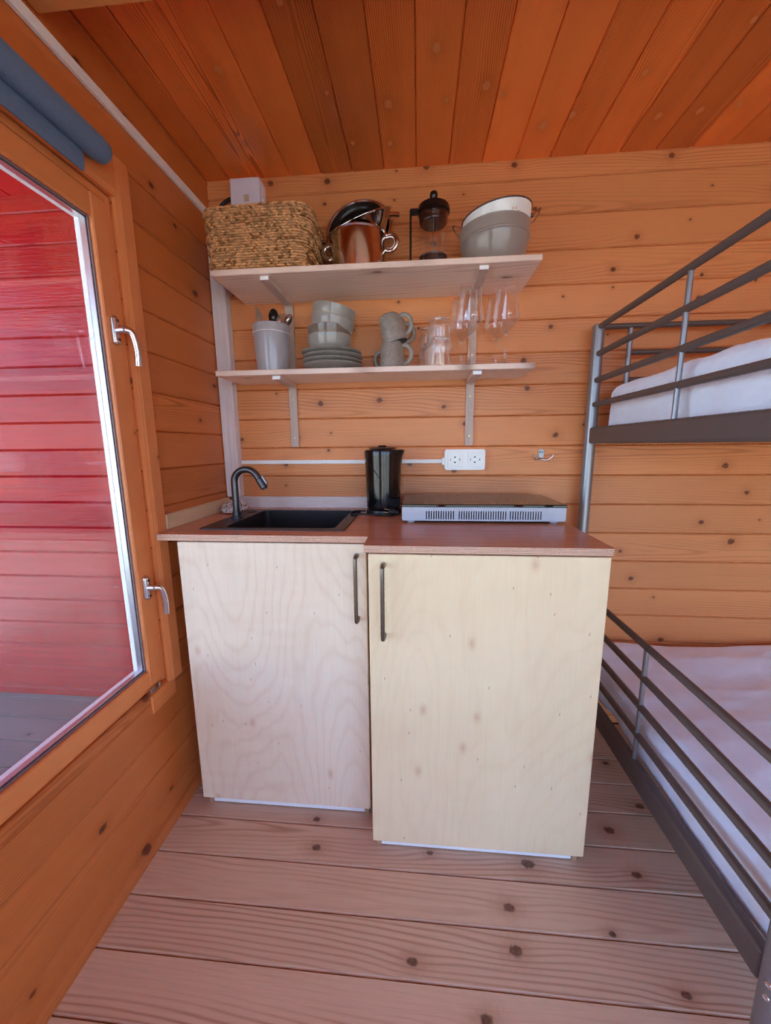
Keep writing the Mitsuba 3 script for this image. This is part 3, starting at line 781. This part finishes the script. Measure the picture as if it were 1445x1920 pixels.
sp = thing('saucepan', 'shallow shiny steel saucepan sitting tilted on top of the cooking pot', 'saucepan')
RS = rot_to((-.315, -.36, .878))
SC = np.array([.560, -.122, 1.850]) - RS[:3, 2] * .062
part(sp, 'body', moved(lathe([(0, 0), (.060, 0), (.070, .005), (.094, .040), (.106, .056), (.1125, .0605), (.1125, .062), (.1045, .0600), (.0925, .042), (.068, .0075), (.058, .0015), (0, .0015)], 80), SC, RS), 'mat_steel', smooth=35)
hd = [SC + RS[:3, :3] @ np.array(q) for q in ((.104, .02, .053), (.114, .022, .052), (.126, .024, .050), (.138, .026, .046), (.148, .027, .042))]
part(sp, 'handle', tube(smooth_path(hd, 8), .0062, 12, squash=1.4), 'mat_steel', smooth=50)

ld = thing('pan_lid', 'dark round pan lid with a bright ridged rim standing behind the saucepan', 'pan lid')
NL = np.array([-.10, -.93, .30])
LC = np.array([.5500, -.052, 1.866])
RL = rot_to(NL)
part(ld, 'rim', moved(lathe([(.104, .002), (.107, .004), (.110, .002), (.113, .003), (.1165, -.001), (.1165, -.006), (.111, -.008), (.104, -.004)], 80), LC, RL), 'mat_steel', smooth=30)
part(ld, 'disc', moved(lathe([(0, -.020), (.05, -.018), (.088, -.011), (.092, -.006), (.095, -.0045), (.1045, .0015), (.1045, -.004), (.095, -.009), (.088, -.016), (.05, -.023), (0, -.025)], 72), LC, RL), 'mat_nonstick', smooth=35)

# ------------------------------------------------------------------ cafetiere
fx, fy = .800, -.118
fp_ = thing('cafetiere', 'glass cafetiere with black lid and handle on the upper shelf', 'cafetiere')
part(fp_, 'beaker', moved(lathe([(.0, .0165), (.040, .0165), (.0465, .022), (.0465, .14), (.0475, .166), (.0500, .176)], 56, closed=False), (fx, fy, UZ)), 'mat_thin_glass', smooth=True)
part(fp_, 'base', moved(lathe([(0, .0004), (.049, .0004), (.051, .004), (.051, .022), (.0488, .024), (.0478, .0155), (0, .0155)], 56), (fx, fy, UZ)), 'mat_black_satin', smooth=35)
part(fp_, 'lid', moved(lathe([(0, .156), (.040, .156), (.0440, .161), (.0458, .184), (.0505, .188), (.0512, .197), (.048, .206), (.034, .215), (.014, .220), (0, .221)], 56), (fx, fy, UZ)), 'mat_black_gloss', smooth=35)
part(fp_, 'knob', cat([moved(lathe([(0, .2205), (.008, .2205), (.0068, .227), (.0118, .235), (.0126, .240), (.0105, .2475), (.0045, .251), (0, .2515)], 32), (fx, fy, UZ))]), 'mat_black_gloss', smooth=40)
part(fp_, 'rod', tube([(fx, fy, UZ + .062), (fx, fy, UZ + .157)], .0017, 10), 'mat_chrome', smooth=40)
part(fp_, 'plunger', moved(lathe([(0, .056), (.044, .056), (.0445, .060), (.03, .063), (0, .064)], 48), (fx, fy, UZ)), 'mat_gunmetal', smooth=35)
part(fp_, 'handle', cat([cbox(fx - .0755, fx - .0695, fy - .010, fy + .010, UZ + .008, UZ + .196, .0025), cbox(fx - .0755, fx - .047, fy - .010, fy + .010, UZ + .188, UZ + .203, .004), cbox(fx - .0755, fx - .050, fy - .010, fy + .010, UZ + .006, UZ + .016, .003)]), 'mat_black_satin')

# ------------------------------------------------------------------ enamel bowl and colander
bx, by = .995, -.127
gb = thing('mixing_bowl', 'large grey enamel mixing bowl on the right end of the upper shelf', 'bowl')
RB = rot((0, 1, 0), -3)
part(gb, 'body', moved(lathe([(0, 0), (.064, 0), (.068, .004), (.086, .026), (.098, .055), (.1035, .080), (.1065, .083), (.1070, .087), (.1050, .090), (.1065, .118), (.1085, .121), (.1045, .121), (.1022, .090), (.0985, .072), (.094, .055), (.082, .028), (.062, .006), (0, .004)], 80), (bx, by, UZ + .0028), RB), 'mat_enamel_grey', smooth=32)
co = thing('colander', 'white enamel colander with a dark rim resting tilted in the grey mixing bowl', 'colander')
RC = rot((0, 1, 0), -8) @ rot((1, 0, 0), 2)
CC = np.array([bx - .001, by + .002, UZ + .163])
prof = [(0, -.098), (.045, -.096), (.066, -.086), (.085, -.062), (.0985, -.030), (.1035, -.004), (.1045, 0), (.1025, 0), (.1015, -.004), (.0965, -.030), (.083, -.061), (.065, -.084), (.045, -.094), (0, -.096)]
cb = to_m3(lathe(prof, 72))
holes = []
for gidx in range(6):
    for da, dz in ((-.14, -.033), (-.05, -.027), (.05, -.027), (.14, -.033), (0, -.037)):
        a = gidx * math.pi / 3 + da - math.pi / 2 + .33
        holes.append(to_m3(trimesh.creation.cylinder(.0026, .03, sections=12)).rotate([0, 90, math.degrees(a)]).translate([.097 * math.cos(a), .097 * math.sin(a), dz]))
cb = cb - m3.Manifold.compose(holes)
part(co, 'body', moved(to_tm(cb), CC, RC), 'mat_enamel_white', smooth=32)
th = np.linspace(0, 2 * np.pi, 72, endpoint=False)
part(co, 'rim', moved(tube(np.stack([.1048 * np.cos(th), .1048 * np.sin(th), 0 * th + .0005], 1), .0021, 10, closed=True), CC, RC), 'mat_enamel_rim', smooth=True, label='dark rim of the colander')
for s in (-1, 1):
    hw = smooth_path([(s * .100, -.014, -.022), (s * .112, -.014, -.016), (s * .128, -.010, -.006), (s * .134, 0, .000), (s * .130, .010, -.010), (s * .116, .014, -.026), (s * .101, .014, -.030)], 8)
    h = part(co, 'handle', moved(tube(hw, .0021, 10), CC, RC), 'mat_wire_brown', smooth=True, label='brown wire handle')
    part(h, 'rivet', moved(moved(trimesh.creation.icosphere(2, .0062), (s * .103, -.012, -.020)), CC, RC), 'mat_enamel_rim', smooth=True)

# ------------------------------------------------------------------ crock with cutlery
ux, uy = .2435, -.100
ck = thing('utensil_crock', 'grey glazed crock full of cutlery at the left end of the lower shelf', 'crock')
part(ck, 'body', moved(lathe([(0, 0), (.050, 0), (.0535, .004), (.0585, .07), (.0605, .128), (.0628, .131), (.0630, .158), (.0612, .1605), (.0588, .158), (.0582, .130), (.055, .07), (.050, .008), (0, .006)], 64), (ux, uy, LZ + .0004)), 'mat_crock_glaze', smooth=30)
th = np.linspace(0, 2 * np.pi, 64, endpoint=False)
part(ck, 'white_line', tube(np.stack([ux + .0622 * np.cos(th), uy + .0622 * np.sin(th), 0 * th + LZ + .1325], 1), .0017, 8, closed=True), 'mat_glaze_line', smooth=True, label='thin white line under the rim')

def spoon_mesh(w, l):
    g = trimesh.creation.icosphere(3, 1.0)
    v = g.vertices * [w, .0022, l]
    v[:, 1] += .010 * ((v[:, 0] / w) ** 2 + (v[:, 2] / l) ** 2) - .008
    return tm(v, g.faces)

def fork_mesh():
    ms = [cbox(-.011, .011, -.001, .001, -.03, -.008, .0006)]
    for i in range(4):
        ms.append(cbox(-.011 + i * .0064, -.011 + i * .0064 + .0028, -.001, .001, -.010, .032, .0005))
    return cat(ms)

def utensil(kind, label, x, y, lean, zt, turn, mt='mat_steel', grp=None, foot=None):
    """Head up at height zt, handle down inside the crock."""
    top = np.array([ux + x + lean[0], uy + y + lean[1], zt])
    foot = np.array([ux + x * .35 - lean[0] * .2, uy + y * .35, LZ + .012] if foot is None else [ux + foot[0], uy + foot[1], LZ + foot[2]])
    d = (top - foot) / np.linalg.norm(top - foot)
    Rm = rot_to(d) @ rot((0, 0, 1), turn)
    t = thing(kind, label, kind, grp)
    if kind == 'fork':
        hm, drop = fork_mesh(), .03
    elif kind == 'knife':
        hm, drop = extrude(sg.Polygon([(-.008, -.04), (.007, -.04), (.009, .02), (.002, .045), (-.007, .05)]), .0016), .04
        hm.vertices = np.stack([hm.vertices[:, 0], hm.vertices[:, 2], hm.vertices[:, 1]], 1)
        hm.invert()
    elif kind == 'ladle':
        hm, drop = spoon_mesh(.0165, .026), .024
    else:
        hm, drop = spoon_mesh(.0125, .021), .019
    part(t, 'head', moved(hm, top - d * .02, Rm), mt, smooth=35)
    part(t, 'handle', tube([tuple(foot), tuple((foot + top) / 2), tuple(top - d * (.02 + drop) + d * .004)], [.0042, .003, .0026], 10, squash=.6), 'mat_steel' if kind != 'ladle' else 'mat_black_satin', smooth=40)
utensil('knife', 'steel table knife standing in the grey crock, leftmost of the cutlery', -.040, .012, (-.010, .004), LZ + .205, 20)
utensil('fork', 'steel fork with its handle end up in the grey crock beside the knife', -.028, -.012, (-.008, 0), LZ + .192, 35)
utensil('ladle', 'black serving spoon with a bright edge in the middle of the grey crock', .006, .006, (.002, 0), LZ + .214, 10, 'mat_black_gloss')
utensil('spoon', 'steel spoon in the grey crock between the black spoon and the tilted one', .022, .014, (.006, 0), LZ + .198, 60)
utensil('fork', 'steel fork with its tines up in the grey crock behind the spoons', .026, .034, (.004, .002), LZ + .200, 5)
utensil('spoon', 'steel spoon leaning far out over the right rim of the grey crock', .044, -.008, (.032, -.004), LZ + .192, 15, foot=(-.036, .0, .03))

# ------------------------------------------------------------------ plates and bowls
px_, py_ = .4595, -.108
for i, lab in enumerate(('grey-green stoneware plate, lowest of the stack on the lower shelf', 'grey-green stoneware plate, second from below in the stack', 'grey-green stoneware plate, third from below in the stack', 'grey-green stoneware plate on top of the stack, under the bowls')):
    prof = [(0, .0), (.058, .0), (.062, .0025), (.075, .0062), (.094, .0128), (.1010, .0160), (.1030, .0190), (.1018, .0215), (.0990, .0205), (.092, .0165), (.074, .0105), (.062, .0075), (0, .0065)]
    one('plate', lab, 'plate', moved(lathe(prof, 72), (px_ + (.001, -.003, .002, -.004)[i], py_ + (0, .002, -.001, .001)[i], LZ + .0005 + i * .0144)), 'mat_plate_glaze', smooth=40, group='plates stacked on the lower shelf')
bprof = [(0, 0), (.040, 0), (.0425, .003), (.056, .010), (.0675, .026), (.0725, .046), (.0740, .064), (.0725, .0662), (.0705, .064), (.0690, .046), (.064, .027), (.052, .0125), (.038, .0075), (0, .006)]
bz = LZ + .0144 * 3 + .0076
bowls = [((.450, -.104, bz), 0, 0, 'mat_stoneware', 'grey speckled stoneware bowl, lowest of the four stacked on the plates'),
         ((.451, -.103, bz + .0300), 0, 1.0, 'mat_stoneware_dark', 'brownish grey stoneware bowl, second from below of the four stacked bowls'),
         ((.4490, -.103, bz + .0600), 14, 0, 'mat_stoneware', 'grey stoneware bowl sitting tilted, third from below of the four stacked bowls'),
         ((.4570, -.104, bz + .0905), 11, 0, 'mat_stoneware', 'grey stoneware bowl sitting tilted on top of the bowl stack')]
for at, ty, tx, mt, lab in bowls:
    b = thing('bowl', lab, 'bowl', 'bowls stacked on the plates')
    Rm = rot((0, 1, 0), ty) @ rot((1, 0, 0), tx)
    part(b, 'body', moved(lathe(bprof, 64), at, Rm), mt, smooth=35)
    part(b, 'rim', moved(tube(np.stack([.0722 * np.cos(th), .0722 * np.sin(th), 0 * th + .0655], 1), .0012, 8, closed=True), at, Rm), 'mat_rim_bare', smooth=True, label='thin pale rim')

# ------------------------------------------------------------------ mugs, upside down
def mug(label, at, Rm, turn):
    m = thing('mug', label, 'mug', 'upturned mugs on the lower shelf')
    # z = 0 at the mouth, base up
    prof = [(.0395, 0), (.0412, .0015), (.0405, .02), (.0385, .055), (.0365, .075), (.0325, .088), (.026, .0925), (0, .0925), (0, .088), (.026, .0880), (.0300, .084), (.0338, .073), (.0355, .055), (.0378, .02)]
    R2 = Rm @ rot((0, 0, 1), turn)
    part(m, 'cup', moved(lathe(prof, 56), at, R2), 'mat_mug_glaze', smooth=35)
    h = smooth_path([(.0360, 0, .076), (.050, 0, .076), (.064, 0, .064), (.067, 0, .046), (.060, 0, .028), (.047, 0, .018), (.0395, 0, .018)], 8)
    part(m, 'handle', moved(tube(h, .0046, 12, squash=1.6), at, R2), 'mat_mug_glaze', smooth=50)
I4 = np.eye(4)
mug('grey-brown mug standing upside down at the front of the lower shelf, under a leaning mug', (.6655, -.120, LZ + .0004), I4, -12)
mug('grey-brown mug perched upside down and leaning on top of the front mug', (.680, -.120, LZ + .0865), rot((0, 1, 0), -17), -10)
mug('grey-brown mug upside down against the wall behind the front mug', (.668, -.046, LZ + .0004), I4, 186)
mug('grey-brown mug upside down on top of the rear mug, mostly hidden', (.672, -.046, LZ + .0945), rot((0, 1, 0), 1), 14)

# ------------------------------------------------------------------ tumblers, upside down, faceted
def tumbler(label, at):
    t = thing('tumbler', label, 'glass', 'upturned tumblers on the lower shelf')
    def flute(m, k):
        v = m.vertices.copy()
        th = np.arctan2(v[:, 1], v[:, 0])
        on = np.clip((v[:, 2] - .018) / .008, 0, 1)
        v[:, :2] *= (1 - k * on * np.abs(np.sin(th * 6)))[:, None]
        m.vertices = v
        return m
    shell = flute(lathe([(.0425, .0004), (.0440, .0015), (.0438, .018), (.0424, .026), (.0376, .078), (.0348, .0900), (.0330, .0915)], 72, closed=False), .05)
    inner = flute(lathe([(.0405, .0008), (.0397, .018), (.0376, .026), (.0328, .076), (.0290, .0835)], 72, closed=False), .03)
    part(t, 'shell', moved(cat([shell, inner]), at), 'mat_thin_glass', smooth=32)
    part(t, 'base', moved(lathe([(0, .0845), (.0285, .0845), (.0325, .0885), (.0330, .0918), (.0300, .0950), (0, .0950)], 10, phase=.2), at), 'mat_glass', smooth=False, label='thick clear base')
    q = np.linspace(0, 2 * np.pi, 40, endpoint=False)
    part(t, 'rim', moved(tube(np.stack([.0424 * np.cos(q), .0424 * np.sin(q), 0 * q + .0014], 1), .0011, 8, closed=True), at), 'mat_glass', smooth=True)
tumbler('clear faceted tumbler upside down on the shelf, lower one of the front pair', (.8205, -.128, LZ + .0004))
tumbler('clear faceted tumbler upside down, stacked over the front lower one', (.8225, -.128, LZ + .0600))
tumbler('clear faceted tumbler upside down by the wall, lower one of the rear pair', (.7960, -.047, LZ + .0004))
tumbler('clear faceted tumbler upside down by the wall, stacked over the rear lower one', (.7960, -.047, LZ + .0540))

# ------------------------------------------------------------------ wine glasses
def wine(label, x, y, h):
    g = thing('wine_glass', label, 'wine glass', 'wine glasses on the lower shelf')
    z = LZ + .0004
    s = h / .262
    n = 72
    bowl = [(.0035, .110), (.010, .1125), (.026, .128), (.0405, .150), (.0425, .157), (.0415, .166), (.0365, .215), (.0315, .262)]
    bm = lathe([(r, q * s) for r, q in bowl], n, closed=False)
    v = bm.vertices.copy()
    a = np.arctan2(v[:, 1], v[:, 0])
    v[:, :2] *= (1 + .012 * np.cos(a * 12) * np.clip((v[:, 2] / s - .115) / .03, 0, 1))[:, None]
    bm.vertices = v
    bi = bm.copy()
    bi.vertices = np.stack([v[:, 0] * .965, v[:, 1] * .965, v[:, 2] + .001], 1)
    part(g, 'bowl', moved(cat([bm, bi]), (x, y, z)), 'mat_thin_glass', smooth=25)
    q = np.linspace(0, 2 * np.pi, 40, endpoint=False)
    part(g, 'rim', tube(np.stack([x + .0311 * np.cos(q), y + .0311 * np.sin(q), 0 * q + z + h], 1), .0008, 8, closed=True), 'mat_glass', smooth=True)
    stem = [(0, 0), (.0355, 0), (.0360, .0012), (.030, .0028), (.012, .0052), (.0055, .012), (.0036, .03), (.0034, .08), (.0040, .102), (.0085, .1105), (.0030, .112), (0, .1122)]
    part(g, 'stem', moved(lathe([(r, q * s) for r, q in stem], 28), (x, y, z)), 'mat_glass', smooth=40)
wine('ribbed clear wine glass at the front of the lower shelf, beside the tumblers', .9225, -.134, .252)
wine('ribbed clear wine glass at the front of the lower shelf, nearest its right end', 1.037, -.134, .252)
wine('ribbed clear wine glass by the wall behind the one beside the tumblers', .906, -.045, .250)
wine('ribbed clear wine glass by the wall behind the one nearest the right end', 1.0245, -.045, .250)

# ------------------------------------------------------------------ bunk bed
bd = thing('bunk_bed', 'grey metal bunk bed with barred ends to the right of the kitchen cabinets', 'bunk bed')
XB, YB0, YB1, XE = 1.360, -.050, -.930, 3.32
PT = 1.535
for x in (XB, XE):
    for y in (YB0, YB1):
        p = part(bd, 'post', tube([(x, y, .0005), (x, y, PT - .003), (x, y, PT)], [.0192, .0192, .0165], 24), 'mat_bed_post', smooth=40, label='round silver-grey corner post')
        if y == YB1:
            for zz in (.249, .222):
                part(p, 'bolt', moved(lathe([(0, 0), (.0052, 0), (.0046, .0016), (.0026, .0020), (.0024, .0010), (0, .0010)], 18), (x - .0178, y - .0075, zz), rot_to((-.92, -.39, 0))), 'mat_chrome', smooth=40)
def endbar(x, z, r=.0092):
    part(bd, 'end_bar', tube([(x, YB0 - .018, z), (x, YB1 + .018, z)], r, 16), 'mat_bed_rail', smooth=40)
for z in (1.527, 1.440, 1.354, 1.274, .610, .521, .436, .351):
    endbar(XB, z)
    endbar(XE, z)
for x in (XB, XE):
    for z0, z1 in ((1.190, 1.5185), (.270, .6015)):
        part(bd, 'end_upright', tube([(x, -.496, z0), (x, -.496, z1)], .0062, 14), 'mat_bed_post', smooth=40)
    for z0, z1 in ((1.141, 1.197), (.213, .277)):
        part(bd, 'end_rail', rbox(x - .013, x + .013, YB1 + .017, YB0 - .017, z0, z1, .009), 'mat_bed_rail', smooth=40, label='broad dark grey end rail')
for y in (YB0, YB1):
    for z0, z1 in ((1.141, 1.197), (.213, .277)):
        part(bd, 'side_rail', cbox(XB + .0195, XE - .0195, y - .010, y + .010, z0, z1, .004), 'mat_bed_rail')
    part(bd, 'guard_rail', tube([(XB + .017, y, 1.529), (XE - .017, y, 1.529)], .0090, 16), 'mat_bed_rail', smooth=40)
    for z in (1.444, 1.356):
        part(bd, 'guard_rail', tube([(1.464, y, z), (XE - .1, y, z)], .0082, 16), 'mat_bed_rail', smooth=40)
    for x in (1.464, 2.34, XE - .1):
        part(bd, 'guard_upright', tube([(x, y, 1.195), (x, y, 1.5215)], .0085, 14), 'mat_bed_post', smooth=40)
for z in (1.15, .222):
    for x in np.arange(XB + .12, XE - .1, .15):
        part(bd, 'slat', cbox(x - .025, x + .025, YB1 + .012, YB0 - .012, z, z + .012, .001), 'mat_birch_plain')

def mattress(label, x0, x1, y0, y1, z0, z1, seed, amp):
    m = m3.Manifold.batch_hull([sph(.038, (x, y, z), 8) for x in (x0 + .038, x1 - .038) for y in (y0 + .038, y1 - .038) for z in (z0 + .038, z1 - .038)])
    m = to_tm(m.refine_to_length(.013))
    v = m.vertices.copy()
    n = m.vertex_normals
    q = np.stack([v[:, 0] * 1.6 + v[:, 1] * .9, v[:, 1] * 9 - v[:, 0] * 2.2 + v[:, 2] * 3, v[:, 2] * 9 + v[:, 0] * 2], 1)
    w = meshkit.fbm(q, 3, seed) - .5
    fold = .9 * (.28 - np.abs(meshkit.fbm(q * [1.1, 1.35, 1.1] + 9, 2, seed + 3) - .5)) * np.clip(4 * meshkit.fbm(v * 2.1 + 4, 2, seed + 6) - 1.3, .25, 1.3)
    soft = meshkit.fbm(v * 3.5, 2, seed + 8) - .5
    v = v + n * (amp * (1.1 * w + 1.6 * fold + .8 * soft))[:, None]
    one('mattress', label, 'mattress', tm(v, m.faces), 'mat_cotton', smooth=True)
mattress('white sheeted mattress on the upper bunk', 1.398, XE - .04, -.905, -.064, 1.1655, 1.334, 3, .013)
mattress('white wrinkled sheeted mattress on the lower bunk', 1.392, XE - .04, -.905, -.020, .2375, .385, 5, .024)
